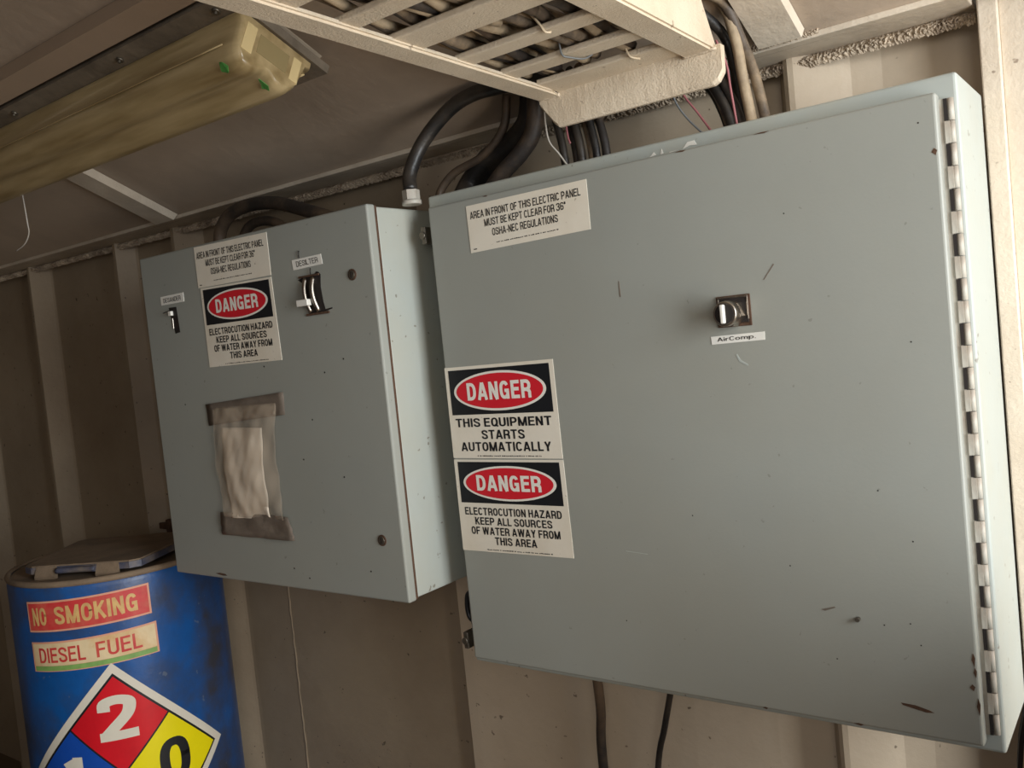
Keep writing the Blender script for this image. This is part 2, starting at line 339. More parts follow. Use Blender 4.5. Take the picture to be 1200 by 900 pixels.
# ------------------------------------------------------------------ the setting
X0, X1 = -3.0, 2.4
YF = -2.6
LIP_Y, LIP_Z = 0.14, 1.993
SL = math.radians(24.5)
def ceil_pt(x, s, n):   # s up the slope from the lip, n below the ceiling sheet
    return Vector((x, LIP_Y - s * math.cos(SL) - n * math.sin(SL), LIP_Z + s * math.sin(SL) - n * math.cos(SL)))
FLOOR = 0.30
bm = B(); box(bm, X0 - 0.1, X1 + 2, YF - 2, 0.35, FLOOR - 0.1, FLOOR); struct('floor', bm, 'floor')
# corrugated back wall: ribs stand out sharply on their left and slope away to the right
flat, rib = 0.250, 0.203
prof = [(X0, flat)]
def add_rib(x, wd, front=rib, top=0.012, soft=True):
    prof.extend([(x - 0.004, flat), (x, front), (x + top, front), (x + wd - 0.006, flat - 0.005), (x + wd, flat - 0.001), (x + wd + 0.01, flat)])
for x, wd in ((-2.78, .055), (-2.29, .055), (-1.80, .060), (-1.31, .045), (-1.035, .070)): add_rib(x, wd)
prof.extend([(-0.226, flat), (-0.214, 0.212), (-0.19, 0.211), (0.10, 0.215), (0.28, 0.224), (0.42, 0.236), (0.505, flat), (0.525, 0.207), (0.532, 0.203), (0.540, 0.204), (0.610, 0.238), (0.65, 0.246), (0.775, flat)])
bm = B(); zs = [FLOOR, 1.0, 1.6, 2.02]
rows = [[bm.verts.new((x, y, z)) for x, y in prof] for z in zs]
for a, b in zip(rows, rows[1:]):
    for i in range(len(prof) - 1):
        f = bm.faces.new((a[i], a[i + 1], b[i + 1], b[i])); f.smooth = True
backv = [[bm.verts.new((x, 0.262, z)) for x in (X0, 0.775)] for z in (FLOOR, 2.02)]
bm.faces.new((backv[0][0], backv[1][0], backv[1][1], backv[0][1]))
bm.faces.new([r[0] for r in rows] + [backv[1][0], backv[0][0]]); bm.faces.new([r[-1] for r in rows] + [backv[1][1], backv[0][1]])
bm.faces.new(rows[-1] + [backv[1][1], backv[1][0]]); bm.faces.new(rows[0] + [backv[0][1], backv[0][0]])
wb = struct('wall_back', bm, 'wall')
wb.data.materials.append(MAT['wall_clean'])
for p in wb.data.polygons:
    p.use_smooth = False
    if p.center.x > -0.221 and len(p.vertices) == 4 and p.center.y < 0.26: p.material_index = 1
# vertical weld seam on the wall left of the small cabinet's foot
bm = B(); rnd = random.Random(5)
pts = [(-0.793 + rnd.uniform(-.0015, .0015), 0.2495, FLOOR + 0.002 + i * 0.02) for i in range(84)]
tube(bm, pts, 0.0022, 6, 1, rf=lambda t: 0.8 + 0.5 * random.random()); struct('trim_1', bm, 'wall')
# sloping ceiling
bm = B(); SMAX = 3.05
P = [ceil_pt(X0, -0.02, 0), ceil_pt(X1, -0.02, 0), ceil_pt(X1, SMAX, 0), ceil_pt(X0, SMAX, 0)]
hexa(bm, [*P, *[p + Vector((0, 0, 0.04)) for p in P]]); struct('ceiling', bm, 'ceil')
# lip of the top rail: a thin flange along the foot of the ceiling
bm = B(); box(bm, X0, 0.775, 0.138, 0.26, 1.985, 1.9935, 0.0015); struct('trim_2', bm, 'purlin')
# crusty weld strip where the rail meets the wall, and the finer one along the lip
def crust(name, xa, xb, y, z, h, d, n, m, amp=1.0, seed=3):
    rnd = random.Random(seed); bm = B(); rows = []
    for i in range(n + 1):
        x = xa + (xb - xa) * i / n; k = []
        for j in range(9):
            t = j / 8
            k.append(bm.verts.new((x, y - d * math.sin(PI * t) * rnd.uniform(0.35, 1.25) * amp, z - h * t + rnd.uniform(-.2, .2) * h * (0.35 if 0 < j < 8 else (0.55 if j == 8 else .1)))))
        rows.append(k)
    for a, b in zip(rows, rows[1:]):
        for j in range(8): bm.faces.new((a[j], b[j], b[j + 1], a[j + 1]))
    return struct(name, bm, m)
crust('trim_3', -2.2, 0.775, 0.214, 1.9845, 0.017, 0.008, 1500, 'crust', 1.0)
crust('trim_4', 0.42, 0.60, 0.139, 1.999, 0.012, 0.004, 110, 'crust', 1.0, 8)
# slab closing the strip above the lip
bm = B(); box(bm, X0, X1, 0.264, 0.32, FLOOR, 2.08); struct('wall_rear_skin', bm, 'wall')
# post and bright panel right of the big cabinet
bm = B(); box(bm, 0.780, 0.803, 0.186, 0.262, FLOOR, 2.06, 0.002); struct('trim_5', bm, 'wall_light')
bm = B(); box(bm, 0.803, X1, 0.194, 0.262, FLOOR, 2.06, 0.001); struct('wall_right_panel', bm, 'wall_light')
# left, front and right walls; the right one has a doorway, the front one a wide opening
bm = B(); box(bm, X0 - 0.06, X0, YF, 0.3, FLOOR, 3.3); struct('wall_left', bm, 'floor')
bm = B(); box(bm, X0, -0.1, YF - 0.06, YF, FLOOR, 3.3); box(bm, 2.1, X1, YF - 0.06, YF, FLOOR, 3.3); box(bm, -0.1, 2.1, YF - 0.06, YF, 2.5, 3.3)
struct('wall_front', bm, 'floor')
bm = B(); box(bm, X1, X1 + 0.06, YF, -1.3, FLOOR, 3.3); box(bm, X1, X1 + 0.06, -0.15, 0.32, FLOOR, 3.3); box(bm, X1, X1 + 0.06, -1.3, -0.15, 2.40, 3.3)
struct('wall_right', bm, 'wall_light')

# ceiling purlins: folded bars running up the slope
def purlin(xa, xb, s0, s1, label, lip=0.022):
    t = thing('ceiling_purlin', label, 'beam', ceil_pt((xa + xb) / 2, s0, 0.0), 'purlins welded under the sloping ceiling')
    bm = B(); h = 0.026
    P = [ceil_pt(x, s, n) for n, (x, s) in [(0.001, (xa, s0)), (0.001, (xb, s0)), (0.001, (xb, s1)), (0.001, (xa, s1))]]
    Q = [ceil_pt(x, s, h if s > s0 else 0.014) for x, s in [(xa + .002, s0), (xb - lip * (1.0 if lip > 0.04 else 0.5), s0), (xb - lip, s1), (xa + .002, s1)]]
    hexa(bm, [*P, *Q]); obj('web', bm, 'purlin', t)
    return t
purlin(-0.978, -0.893, 0.004, 2.6, 'cream purlin under the dark ceiling, behind the yellowed lamp')
purlin(0.520, 0.584, 0.012, 2.6, 'bright cream purlin at the top edge, right of the cable tray', 0.006)
pm = purlin(-0.180, -0.100, 0.262, 2.6, 'cream hanger bar ending in a bolt, beside the lamp end', 0.052)
bm = B(); c0 = ceil_pt(-0.112, 0.285, 0.028); A = (ceil_pt(0, 0, 1) - ceil_pt(0, 0, 0))
c0 = ceil_pt(-0.150, 0.285, 0.0265); cyl(bm, c0, A, 0.007, 0.004, 12); cyl(bm, c0 + A * 0.004, A, 0.004, 0.006, 10); obj('bolt', bm, 'rust', pm, 'rusty bolt at the bar end')

# ------------------------------------------------------------------ lamp
lamp = thing('fluorescent_lamp', 'long yellowed plastic fluorescent lamp fixed under the sloping ceiling', 'lamp', ceil_pt(-0.66, 0.36, 0.05))
XA, XB = -1.33, -0.080
def slope_prism(bm, sec, xa, xb, mi=0, smooth=False, inset=None):
    n = len(sec); a = [bm.verts.new(ceil_pt(xa, s, d)) for s, d in sec]; b = [bm.verts.new(ceil_pt(xb, s, d)) for s, d in sec]
    for i in range(n):
        f = bm.faces.new((a[i], a[(i + 1) % n], b[(i + 1) % n], b[i])); f.material_index = mi; f.smooth = smooth
    bm.faces.new(a[::-1]).material_index = mi; bm.faces.new(b).material_index = mi
bm = B(); slope_prism(bm, [(0.262, 0.027), (0.455, 0.027), (0.455, 0.041), (0.262, 0.041)], XA - 0.02, XB + 0.005)
obj('base_plate', bm, 'base_tray', lamp, 'grey mottled metal base plate')
# two-lobed diffuser, ends rounded in by shrinking sections
lobe = [(0.424, 0.042), (0.424, 0.052), (0.420, 0.055), (0.419, 0.085), (0.414, 0.106), (0.402, 0.119), (0.388, 0.121), (0.374, 0.115), (0.364, 0.107),
        (0.354, 0.107), (0.342, 0.114), (0.330, 0.117), (0.316, 0.112), (0.306, 0.098), (0.300, 0.075), (0.296, 0.055), (0.287, 0.052), (0.287, 0.042)]
bm = B(); rings = []
cs, cn = 0.356, 0.042
for x, k in [(XA, 0.0), (XA, 0.86), (XA + 0.004, 0.93), (XA + 0.012, 0.98), (XA + 0.03, 1)] + [(XA + 0.03 + (XB - XA - 0.06) * i / 12, 1) for i in range(1, 13)] + [(XB - 0.012, 0.98), (XB - 0.004, 0.93), (XB, 0.86), (XB, 0.0)]:
    if k == 0.0: continue
    rings.append([bm.verts.new(ceil_pt(x, cs + (s - cs) * (0.5 + 0.5 * k), cn + (d - cn) * k)) for s, d in lobe])
for a, b in zip(rings, rings[1:]):
    for i in range(len(lobe) - 1):
        f = bm.faces.new((a[i], a[i + 1], b[i + 1], b[i])); f.smooth = True
bm.faces.new(rings[0][::-1]); bm.faces.new(rings[-1])
lens = obj('diffuser', bm, 'lens', lamp, 'yellowed translucent plastic diffuser')
for s0, s1, db in ((0.411, 0.389, 0.098), (0.325, 0.306, 0.092)):
    bm = B(); a = [ceil_pt(x, s, d) for d in (0.050, db) for x, s in [(XB - .004, s0), (XB + 0.0008, s0), (XB + 0.0008, s1), (XB - .004, s1)]]
    hexa(bm, a); bmesh.ops.bevel(bm, geom=bm.edges[:], offset=0.002, segments=2, affect='EDGES')
    obj('end_socket', bm, 'sock', lamp, 'pale cream lamp holder block')
bm = B(); hexa(bm, [ceil_pt(x, s, d) for d in (0.056, 0.086) for x, s in [(XB - .002, .384), (XB + 0.0006, .384), (XB + 0.0006, .330), (XB - .002, .330)]])
obj('end_panel', bm, 'lens_end', lamp, 'olive square between the lamp holders')
bm = B(); tube(bm, [ceil_pt(XA + 0.03 + (XB - XA - 0.06) * i / 20, 0.4205, 0.090) for i in range(21)], 0.0012, 6, 1); obj('highlight_ridge', bm, 'lens', lamp, 'thin ridge added as a highlight line along the diffuser')  # ridge added to draw a highlight line along the diffuser
bm = B(); tube(bm, [ceil_pt(XA + 0.01 + (XB - XA - 0.03) * i / 40, 0.2865, 0.0515) for i in range(41)], 0.0028, 6, 1, rf=lambda t: 0.7 + 0.5 * random.random()); obj('lower_edge', bm, 'sock', lamp, 'pale chipped lower edge')
for x in (-0.75, -0.38, -0.12):
    bm = B(); c0 = ceil_pt(x, 0.438, 0.041); cyl(bm, c0, A, 0.006, 0.003, 12, bev=0.0012); cyl(bm, c0 + A * 0.003, A, 0.0025, 0.004, 8)
    obj('screw', bm, 'screw', lamp)
def scrap(x, s, d, ax, label, seed):
    rnd = random.Random(seed); bm = B(); n = 9
    ctr = ceil_pt(x, s, d); U = Vector((1, 0, 0)); V = Vector(ax).normalized(); Nn = U.cross(V)
    ring = [ctr + U * math.cos(2 * PI * i / n) * rnd.uniform(.003, .009) + V * math.sin(2 * PI * i / n) * rnd.uniform(.006, .013) + Nn * rnd.uniform(-.001, .001) for i in range(n)]
    a = [bm.verts.new(p + Nn * 0.0012) for p in ring]; b = [bm.verts.new(p) for p in ring]
    bm.faces.new(a); bm.faces.new(b[::-1])
    for i in range(n): bm.faces.new((a[i], b[i], b[(i + 1) % n], a[(i + 1) % n]))
    tag(obj('green_scrap', bm, 'green'), label, 'scrap')
dA = ceil_pt(0, 0, 1) - ceil_pt(0, 0, 0); dS = ceil_pt(0, 1, 0) - ceil_pt(0, 0, 0)
scrap(-0.108, 0.409, 0.1215, (dS - dA * 0.6), 'small green scrap on the left lobe of the lamp end', 2)
scrap(-0.094, 0.350, 0.1150, (dS * 1.0 - dA * .3), 'small green scrap on the right lobe of the lamp end', 4)
# rail beside the lamp
bm = B(); slope_prism(bm, [(0.461, 0.001), (0.500, 0.001), (0.500, 0.036), (0.461, 0.036)], X0 + 0.02, 0.9)
tag(obj('ceiling_rail', bm, 'rail'), 'flat brown-cream rail running along the upper side of the lamp', 'rail')
# hanging white string
cable('lamp_string', [ceil_pt(-1.045, 0.286, 0.05), (-1.05, -0.135, 1.99), (-1.06, -0.13, 1.965), (-1.085, -0.13, 1.945), (-1.13, -0.13, 1.935)], 0.0014, 'white_wire',
      'thin white string hanging from the lower side of the lamp at left edge', 'string', seg=6)

# ------------------------------------------------------------------ cable tray
tray = thing('cable_tray', 'cream painted ladder cable tray hanging above the big grey cabinet', 'cable tray', (0.37, 0.0, 1.965))
TY = -1.9
def stringer(xa, xb, xc, xd, zt):
    """bottom x range at the wall end (xa, xb) and at y = -0.55 (xc, xd)"""
    bm = B(); k = (TY - 0.015) / (-0.55 - 0.015)
    e0, e1 = xa + (xc - xa) * k, xb + (xd - xb) * k
    hexa(bm, [(e0, TY, 1.965), (e1, TY, 1.965), (xb, 0.018, 1.965), (xa, 0.018, 1.965), (e0, TY, zt), (e1, TY, zt), (xb, -0.028, zt), (xa, -0.028, zt)])
    bmesh.ops.bevel(bm, geom=bm.edges[:], offset=0.003, segments=2, affect='EDGES'); return bm
obj('side_rail', stringer(0.233, 0.272, 0.247, 0.285, 1.9735), 'tray', tray)
obj('side_rail', stringer(0.465, 0.507, 0.478, 0.520, 2.035), 'tray', tray)
for i, (ya, yb) in enumerate([(-0.052, 0.006), (-0.134, -0.102), (-0.228, -0.197), (-0.344, -0.293), (-0.426, -0.398), (-0.52, -0.485), (-0.62, -0.59), (-0.72, -0.67), (-0.82, -0.79), (-0.92, -0.89), (-1.02, -.99), (-1.12, -1.09)]):
    bm = B(); box(bm, 0.268, 0.472, ya, yb, 1.9700, 1.9785, 0.002)
    obj('rung', bm, 'tray', tray)
# folded crossbar under the wall end
bm = B(); N_ = 40; rnd = random.Random(9); sec = lambda x: [(0.001, 1.9705), (0.001, 1.926), (0.004, 1.9215), (0.010, 1.9215), (0.012, 1.926), (0.012, 1.950), (0.013, 1.958), (0.013, 1.9705)]
rows = []
for i in range(N_ + 1):
    x = 0.236 + (0.517 - 0.236) * i / N_; k = []
    for j, (y, z) in enumerate(sec(x)):
        if j in (1, 2, 3, 4):
            if x < 0.262: z += (0.262 - x) / 0.026 * 0.034
            if x > 0.503: z += ((x - 0.503) / 0.014) ** 2 * 0.013
        yy = y - (rnd.uniform(0, 0.0004) if j in (0, 1) else 0)
        zz = z + (rnd.uniform(-.0003, .0003) if j in (0, 1) else 0)
        k.append(bm.verts.new((x, yy, min(zz, 1.9700) if j else 1.9705)))
    rows.append(k)
n8 = 8
for a, b in zip(rows, rows[1:]):
    for j in range(n8): bm.faces.new((a[j], b[j], b[(j + 1) % n8], a[(j + 1) % n8]))
bm.faces.new(rows[0]); bm.faces.new(rows[-1][::-1]); obj('crossbar', bm, 'tray', tray, 'folded crossbar with rough paint under the tray end')
# bead of weld between side rail and crossbar
for xa, xb in ((0.236, 0.272), (0.465, 0.512)):
    bm = B(); rnd = random.Random(int(xa * 100)); tube(bm, [(xa + (xb - xa) * i / 10, -0.0005 + rnd.uniform(-.001, .001), 1.9655) for i in range(11)], 0.0022, 6, 1, rf=lambda t: 0.7 + 0.6 * random.random())
    obj('weld_bead', bm, 'tray', tray)

# cables lying in the tray
rnd = random.Random(21)
for i in range(40):
    x = 0.262 + 0.19 * ((i * 0.381966) % 1); m = ('dusty', 'dusty2', 'dusty2', 'dusty_black')[i % 4]
    lay = i % 3; r = rnd.uniform(0.0055, 0.0085); z = 1.9885 + lay * 0.013 + rnd.uniform(0, 0.003); pts = []; dr = rnd.uniform(-0.16, -0.01)
    ph = rnd.uniform(0, 6); y = -1.3
    while y < 0.0 + rnd.uniform(-0.05, 0.0):
        xx = x + dr * ((y + 0.25)) * 0.6 + 0.008 * math.sin(y * 17 + ph)
        pts.append((min(max(xx, 0.250), 0.456), y, z + 0.003 * math.sin(y * 23 + ph * 2))); y += 0.07
    if i % 5 == 0: pts = pts[:-3]
    kind = {'dusty': 'brown dusty', 'dusty2': 'pale paint coated', 'dusty_black': 'dark dusty'}[m]
    cable('tray_cable', pts, r, m, kind + ' cable lying among others in the cream cable tray', 'cable', kind + ' cables bundled in the cable tray', 8)
def tie(pts, label, m='tie', r=0.0016):
    cable('cable_tie', pts, r, m, label, 'cable tie', seg=6)
tie([(0.378, -0.234, 2.004), (0.390, -0.232, 1.990), (0.400, -0.231, 1.976), (0.404, -0.228, 1.968), (0.408, -0.222, 1.9675)], 'pale cable tie hanging over the third tray rung from the crossbar')
tie([(0.362, -0.140, 2.000), (0.365, -0.138, 1.985), (0.367, -0.136, 1.970), (0.372, -0.128, 1.967), (0.382, -0.110, 1.966), (0.388, -0.098, 1.972)], 'thin dark wire tie round the narrow tray rung beside the crossbar', 'grey_wire', 0.0012)
tie([(0.408, -0.062, 1.995), (0.413, -0.057, 1.982), (0.417, -0.055, 1.971), (0.421, -0.050, 1.968), (0.425, -0.042, 1.9675)], 'short pale cable tie end over the wide tray rung at the crossbar')
cable('white_tray_wire', [(0.41, -0.36, 2.0), (0.425, -0.30, 1.994), (0.44, -0.25, 1.992), (0.457, -0.235, 1.998)], 0.003, 'white_wire', 'thin white wire sagging between the rungs by the right tray rail', 'wire', seg=8)

# ------------------------------------------------------------------ big cabinet
big = thing('big_cabinet', 'large grey-green steel electrical cabinet with hinged door, right of the smaller one', 'cabinet', (0.38, 0.10, 1.089))
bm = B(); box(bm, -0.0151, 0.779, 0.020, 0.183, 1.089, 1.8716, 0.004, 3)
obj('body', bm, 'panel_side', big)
bm = B(); box(bm, 0.0, 0.760, 0.0, 0.0185, 1.1024, 1.850, 0.0035, 3)
for v in bm.verts: pass
door = obj('door', bm, 'panel', big)
YB = 0.0
# hinge: leaf, dark plates for the shaded slots, and knuckles
bm = B(); box(bm, 0.7600, 0.7665, 0.0135, 0.0195, 1.113, 1.843); obj('hinge_leaf', bm, 'hinge', big, 'worn painted hinge leaf')
me_k = None; me_s = None; z = 1.8255; k = 0
def inst(name, me, loc, parent, label=None):
    o = bpy.data.objects.new(name, me); col.objects.link(o); o.location = loc; adopt(o, parent)
    if label: o['label'] = label
    return o
bm = B(); cyl(bm, (0, 0, -0.0122), (0, 0, 1), 0.0036, 0.0244, 12); bmesh.ops.recalc_face_normals(bm, faces=bm.faces[:]); me_k = bpy.data.meshes.new('hinge_knuckle'); bm.to_mesh(me_k); bm.free(); me_k.materials.append(MAT['hinge'])
bm = B(); box(bm, -0.0014, 0.0022, -0.0006, 0.0006, -0.0122, 0.0122); bmesh.ops.recalc_face_normals(bm, faces=bm.faces[:]); me_s = bpy.data.meshes.new('hinge_slot_shade'); bm.to_mesh(me_s); bm.free(); me_s.materials.append(MAT['dark'])
bm = B(); box(bm, -0.002, 0.0035, -0.001, 0.001, -0.0122, 0.0122); bmesh.ops.recalc_face_normals(bm, faces=bm.faces[:]); me_t = bpy.data.meshes.new('leaf_tab'); bm.to_mesh(me_t); bm.free(); me_t.materials.append(MAT['hinge'])
nk = 29; pitch = (1.843 - 1.113) / nk
for i in range(nk):
    zc = 1.843 - pitch * (i + 0.5)
    inst('hinge_knuckle', me_k, (0.7712, 0.0162, zc), big)
    if i % 2 == 0: inst('hinge_slot_shade', me_s, (0.7660, 0.0127, zc), big)
    else: inst('leaf_tab', me_t, (0.7665, 0.0125, zc), big)

def danger_sign(name, corners, y, lines, parent, label, split=0.47, seed=1):
    it = [('rect', 0, 0, 1, 1, 0, 0), ('rect', 0.035, split, 0.965, 0.975 if split > .5 else 0.965, 1, 1)]
    vc = (split + 0.965) / 2; hv = (0.965 - split) / 2
    it += [('ell', 0.5, vc, 0.425, hv * 0.86, 2, 2), ('ell', 0.5, vc, 0.40, hv * 0.76, 3, 3),
           ('text', 'DANGER', 0.205, vc - hv * 0.40, 0.795, vc + hv * 0.40, 2, 4, 0.19)]
    for s, u0, u1, v0, v1 in lines: it.append(('text', s, u0, v0, u1, v1, 1, 1, 0.17))
    it += fine_print(0.02, 0.24, 0.82, 0.012, 1, 1, seed)
    return decal(name, flat_map(corners, y), it, ['paper', 'sign_black', 'sign_white', 'sign_red'], parent, label)
def osha_sign(corners, y, parent, label, seed):
    it = [('rect', 0, 0, 1, 1, 0, 0),
          ('text', 'AREA IN FRONT OF THIS ELECTRIC PANEL', 0.03, 0.70, 0.95, 0.86, 1, 1, 0.14),
          ('text', 'MUST BE KEPT CLEAR FOR 36"', 0.15, 0.49, 0.83, 0.65, 1, 1, 0.14),
          ('text', 'OSHA-NEC REGULATIONS', 0.21, 0.27, 0.76, 0.43, 1, 1, 0.14),
          ('rect', 0.03, 0.055, 0.06, 0.075, 1, 1)] + fine_print(0.115, 0.24, 0.75, 0.022, 1, 1, seed)
    return decal('notice_sign', flat_map(corners, y), it, ['paper', 'sign_black'], parent, label)
osha_sign([(0.0805, 1.8385), (0.303, 1.8395), (0.3025, 1.7685), (0.0815, 1.765)], YB, door, 'wide cream notice reading AREA IN FRONT OF THIS ELECTRIC PANEL', 3)
danger_sign('danger_sign', [(0.001, 1.588), (0.2155, 1.589), (0.2165, 1.4385), (0.001, 1.4395)], YB,
            [('THIS EQUIPMENT', 0.06, 0.94, 0.335, 0.435), ('STARTS', 0.30, 0.695, 0.205, 0.305), ('AUTOMATICALLY', 0.09, 0.915, 0.075, 0.175)],
            door, 'danger sign reading THIS EQUIPMENT STARTS AUTOMATICALLY', 0.475, 5)
EL = [('ELECTROCUTION HAZARD', 0.06, 0.94, 0.395, 0.48), ('KEEP ALL SOURCES', 0.15, 0.85, 0.29, 0.375), ('OF WATER AWAY FROM', 0.105, 0.91, 0.185, 0.27), ('THIS AREA', 0.32, 0.70, 0.08, 0.165)]
danger_sign('danger_sign', [(0.001, 1.4370), (0.2168, 1.4365), (0.2188, 1.2865), (0.001, 1.286)], YB, EL, door,
            'danger sign reading ELECTROCUTION HAZARD, below the other one', 0.53, 6)
# selector switch
sw = B(); box(sw, 0.482, 0.528, -0.0016, 0.0, 1.6115, 1.652, 0.0006); sp = obj('selector_plate', sw, ['rust'], door, 'rusty edged square switch plate')
sw = B(); box(sw, 0.4855, 0.5245, -0.0030, -0.0012, 1.616, 1.6495, 0.0005)
obj('selector_face', sw, 'dark', door, 'black square switch legend plate')
sw = B()
for a_ in ((0.4845, 0.5255, 1.6485, 1.6505), (0.4845, 0.4865, 1.62, 1.65), (0.5235, 0.5255, 1.62, 1.65)): box(sw, a_[0], a_[1], -0.0040, -0.0012, a_[2], a_[3], 0.0004)
obj('selector_frame', sw, 'chrome', door)
sw = B(); cyl(sw, (0.505, -0.002, 1.629), (0, -1, 0), 0.0180, 0.018, 6, r2=0.0172); cyl(sw, (0.505, -0.019, 1.629), (0, -1, 0), 0.0160, 0.014, 28, bev=0.0015)
obj('selector_collar', sw, 'chrome', door, 'chrome hexagonal collar')
sw = B(); cyl(sw, (0.505, -0.0332, 1.629), (0, -1, 0), 0.0125, 0.0008, 24); obj('selector_insert', sw, 'dark', door)
sw = B(); box(sw, 0.5020, 0.5075, -0.0410, -0.0338, 1.6170, 1.6410, 0.0016); obj('selector_knob', sw, 'label', door, 'pale selector knob turned upright')
decal('name_label', flat_map([(0.4700, 1.6010), (0.5430, 1.6020), (0.5425, 1.5915), (0.4705, 1.5905)], YB),
      [('rect', 0, 0, 1, 1, 0, 0), ('text', 'AirComp.', 0.12, 0.18, 0.84, 0.80, 1, 1, 0.12)], ['label', 'ink'], door, 'white label tape reading AirComp.')
# paint chips, screw and scratches on the door
def chip(pts, y, parent, m='rust', label=None, nm='paint_chip'):
    bm = B(); vs = [bm.verts.new((x, y - 0.0004, z)) for x, z in pts]; bk = [bm.verts.new((x, y + 0.0002, z)) for x, z in pts]
    bm.faces.new(vs); n = len(pts)
    for i in range(n): bm.faces.new((vs[i], bk[i], bk[(i + 1) % n], vs[(i + 1) % n]))
    return obj(nm, bm, m, parent, label)
chip([(0.672, 1.141), (0.688, 1.1405), (0.703, 1.137), (0.709, 1.1345), (0.700, 1.1335), (0.684, 1.1365), (0.674, 1.1385)], YB, door, label='long rusty chip near the lower right corner')
chip([(0.547, 1.667), (0.5485, 1.667), (0.5625, 1.6845), (0.5615, 1.6855)], YB, door, 'tape', 'dark slanting scratch')
chip([(0.339, 1.668), (0.341, 1.668), (0.3405, 1.69), (0.339, 1.69)], YB, door, 'tape', 'faint dark upright scratch')
chip([(0.585, 1.247), (0.602, 1.252), (0.6035, 1.2508), (0.59, 1.2455)], YB, door, 'tape')
for (x, z_, a, b_) in ((0.7545, 1.785, .003, .004), (0.755, 1.205, .002, .008), (0.756, 1.19, .0018, .006), (0.752, 1.172, .003, .004), (0.757, 1.150, .002, .010), (0.50, 1.1045, .004, .0015), (0.62, 1.1045, .006, .0015), (0.12, 1.8475, .005, .001), (0.45, 1.848, .008, .0012), (0.56, 1.848, .01, .001)):
    chip([(x - a, z_), (x, z_ + b_), (x + a, z_ + b_ * .3), (x + a * .4, z_ - b_)], YB, door)
bm = B(); cyl(bm, (0.630, 0, 1.2395), (0, -1, 0), 0.0028, 0.006, 10); obj('screw', bm, 'screw', door, 'small protruding screw')
for (x, z_) in ((0.55, 1.30), (0.70, 1.34), (0.69, 1.24), (0.665, 1.40), (0.58, 1.745), (0.74, 1.82), (0.42, 1.36), (0.715, 1.575), (0.30, 1.20), (0.66, 1.235), (0.70, 1.215), (0.60, 1.185)):
    bm = B(); cyl(bm, (x, 0.0002, z_), (0, -1, 0), 0.0010, 0.0004, 6); obj('speck', bm, 'dark', door)
for P in ([(0.395, 1.8535), (0.402, 1.859), (0.405, 1.8545)], [(0.412, 1.854), (0.4135, 1.861), (0.416, 1.8545)], [(0.445, 1.8545), (0.452, 1.862), (0.462, 1.8625), (0.465, 1.856), (0.455, 1.857)], [(0.425, 1.8535), (0.438, 1.8545), (0.425, 1.8545)]):
    chip(P, 0.0198, big, 'label', 'pale scratch along the top edge', 'paint_scratch')
for P in ([(0.31, 1.304), (0.345, 1.3015), (0.345, 1.3008), (0.31, 1.3032)], [(0.502, 1.575), (0.506, 1.566), (0.517, 1.560), (0.518, 1.5612), (0.508, 1.568), (0.504, 1.576)], [(0.115, 1.345), (0.123, 1.352), (0.122, 1.343)]):
    chip(P, YB, door, 'panel_side', 'faint pale scratch', 'paint_scratch')
# clamps on the left side of the door
for zz, lab in ((1.808, 'upper door clamp with screw'), (1.128, 'lower door clamp with screw')):
    bm = B(); box(bm, -0.024, -0.0152, 0.005, 0.030, zz - 0.014, zz + 0.014, 0.001); cyl(bm, (-0.0195, 0.005, zz), (0, -1, 0), 0.006, 0.004, 12, bev=.001); obj('door_clamp', bm, 'screw', big, lab)
bm = B(); tube(bm, [(-0.0152, 0.03, 1.205), (-0.026, 0.03, 1.200), (-0.030, 0.03, 1.185), (-0.030, 0.03, 1.170), (-0.026, 0.03, 1.158), (-0.0152, 0.03, 1.153)], 0.0042, 8, 4); obj('padlock_loop', bm, 'sign_black', big, 'black padlock loop')
bm = B(); box(bm, -0.0185, -0.0150, 0.022, 0.042, 1.150, 1.208, 0.001); obj('padlock_plate', bm, 'screw', big)
# feet that hold it off the wall
for x in (0.05, 0.71):
    bm = B(); box(bm, x - 0.02, x + 0.02, 0.182, 0.249, 1.13, 1.83); obj('mounting_bracket', bm, 'screw', big)

# ------------------------------------------------------------------ small cabinet
YS = -0.0788
small = thing('small_cabinet', 'smaller grey-green steel cabinet with taped pouch on its door, left of the big one', 'cabinet', (-0.39, 0.06, 1.2125))
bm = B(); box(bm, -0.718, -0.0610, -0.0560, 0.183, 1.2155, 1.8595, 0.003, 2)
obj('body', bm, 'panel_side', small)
bm = B(); box(bm, -0.7223, -0.0582, YS, -0.0600, 1.2125, 1.8625, 0.0035, 3); sdoor = obj('door', bm, 'panel', small)
bm = B(); box(bm, -0.7195, -0.0600, -0.0605, -0.0555, 1.2145, 1.8605); obj('door_gasket', bm, 'rust', small, 'rust stained gap line')
for x in (-0.66, -0.16):
    bm = B(); box(bm, x - 0.02, x + 0.02, 0.182, 0.249, 1.24, 1.83); obj('mounting_bracket', bm, 'screw', small)
osha_sign([(-0.530, 1.859), (-0.311, 1.8553), (-0.311, 1.7795), (-0.530, 1.7810)], YS, sdoor, 'cream notice at the top edge reading AREA IN FRONT OF THIS ELECTRIC PANEL', 12)
danger_sign('danger_sign', [(-0.5240, 1.7798), (-0.3115, 1.7768), (-0.3075, 1.6285), (-0.5235, 1.6285)], YS, EL, sdoor, 'danger sign reading ELECTROCUTION HAZARD', 0.53, 14)
decal('name_label', flat_map([(-0.661, 1.7785), (-0.5815, 1.7795), (-0.582, 1.7615), (-0.661, 1.7615)], YS),
      [('rect', 0, 0, 1, 1, 0, 0), ('text', 'DESANDER', 0.12, 0.22, 0.88, 0.74, 1, 1, 0.11)], ['label', 'ink'], sdoor, 'white label tape reading DESANDER')
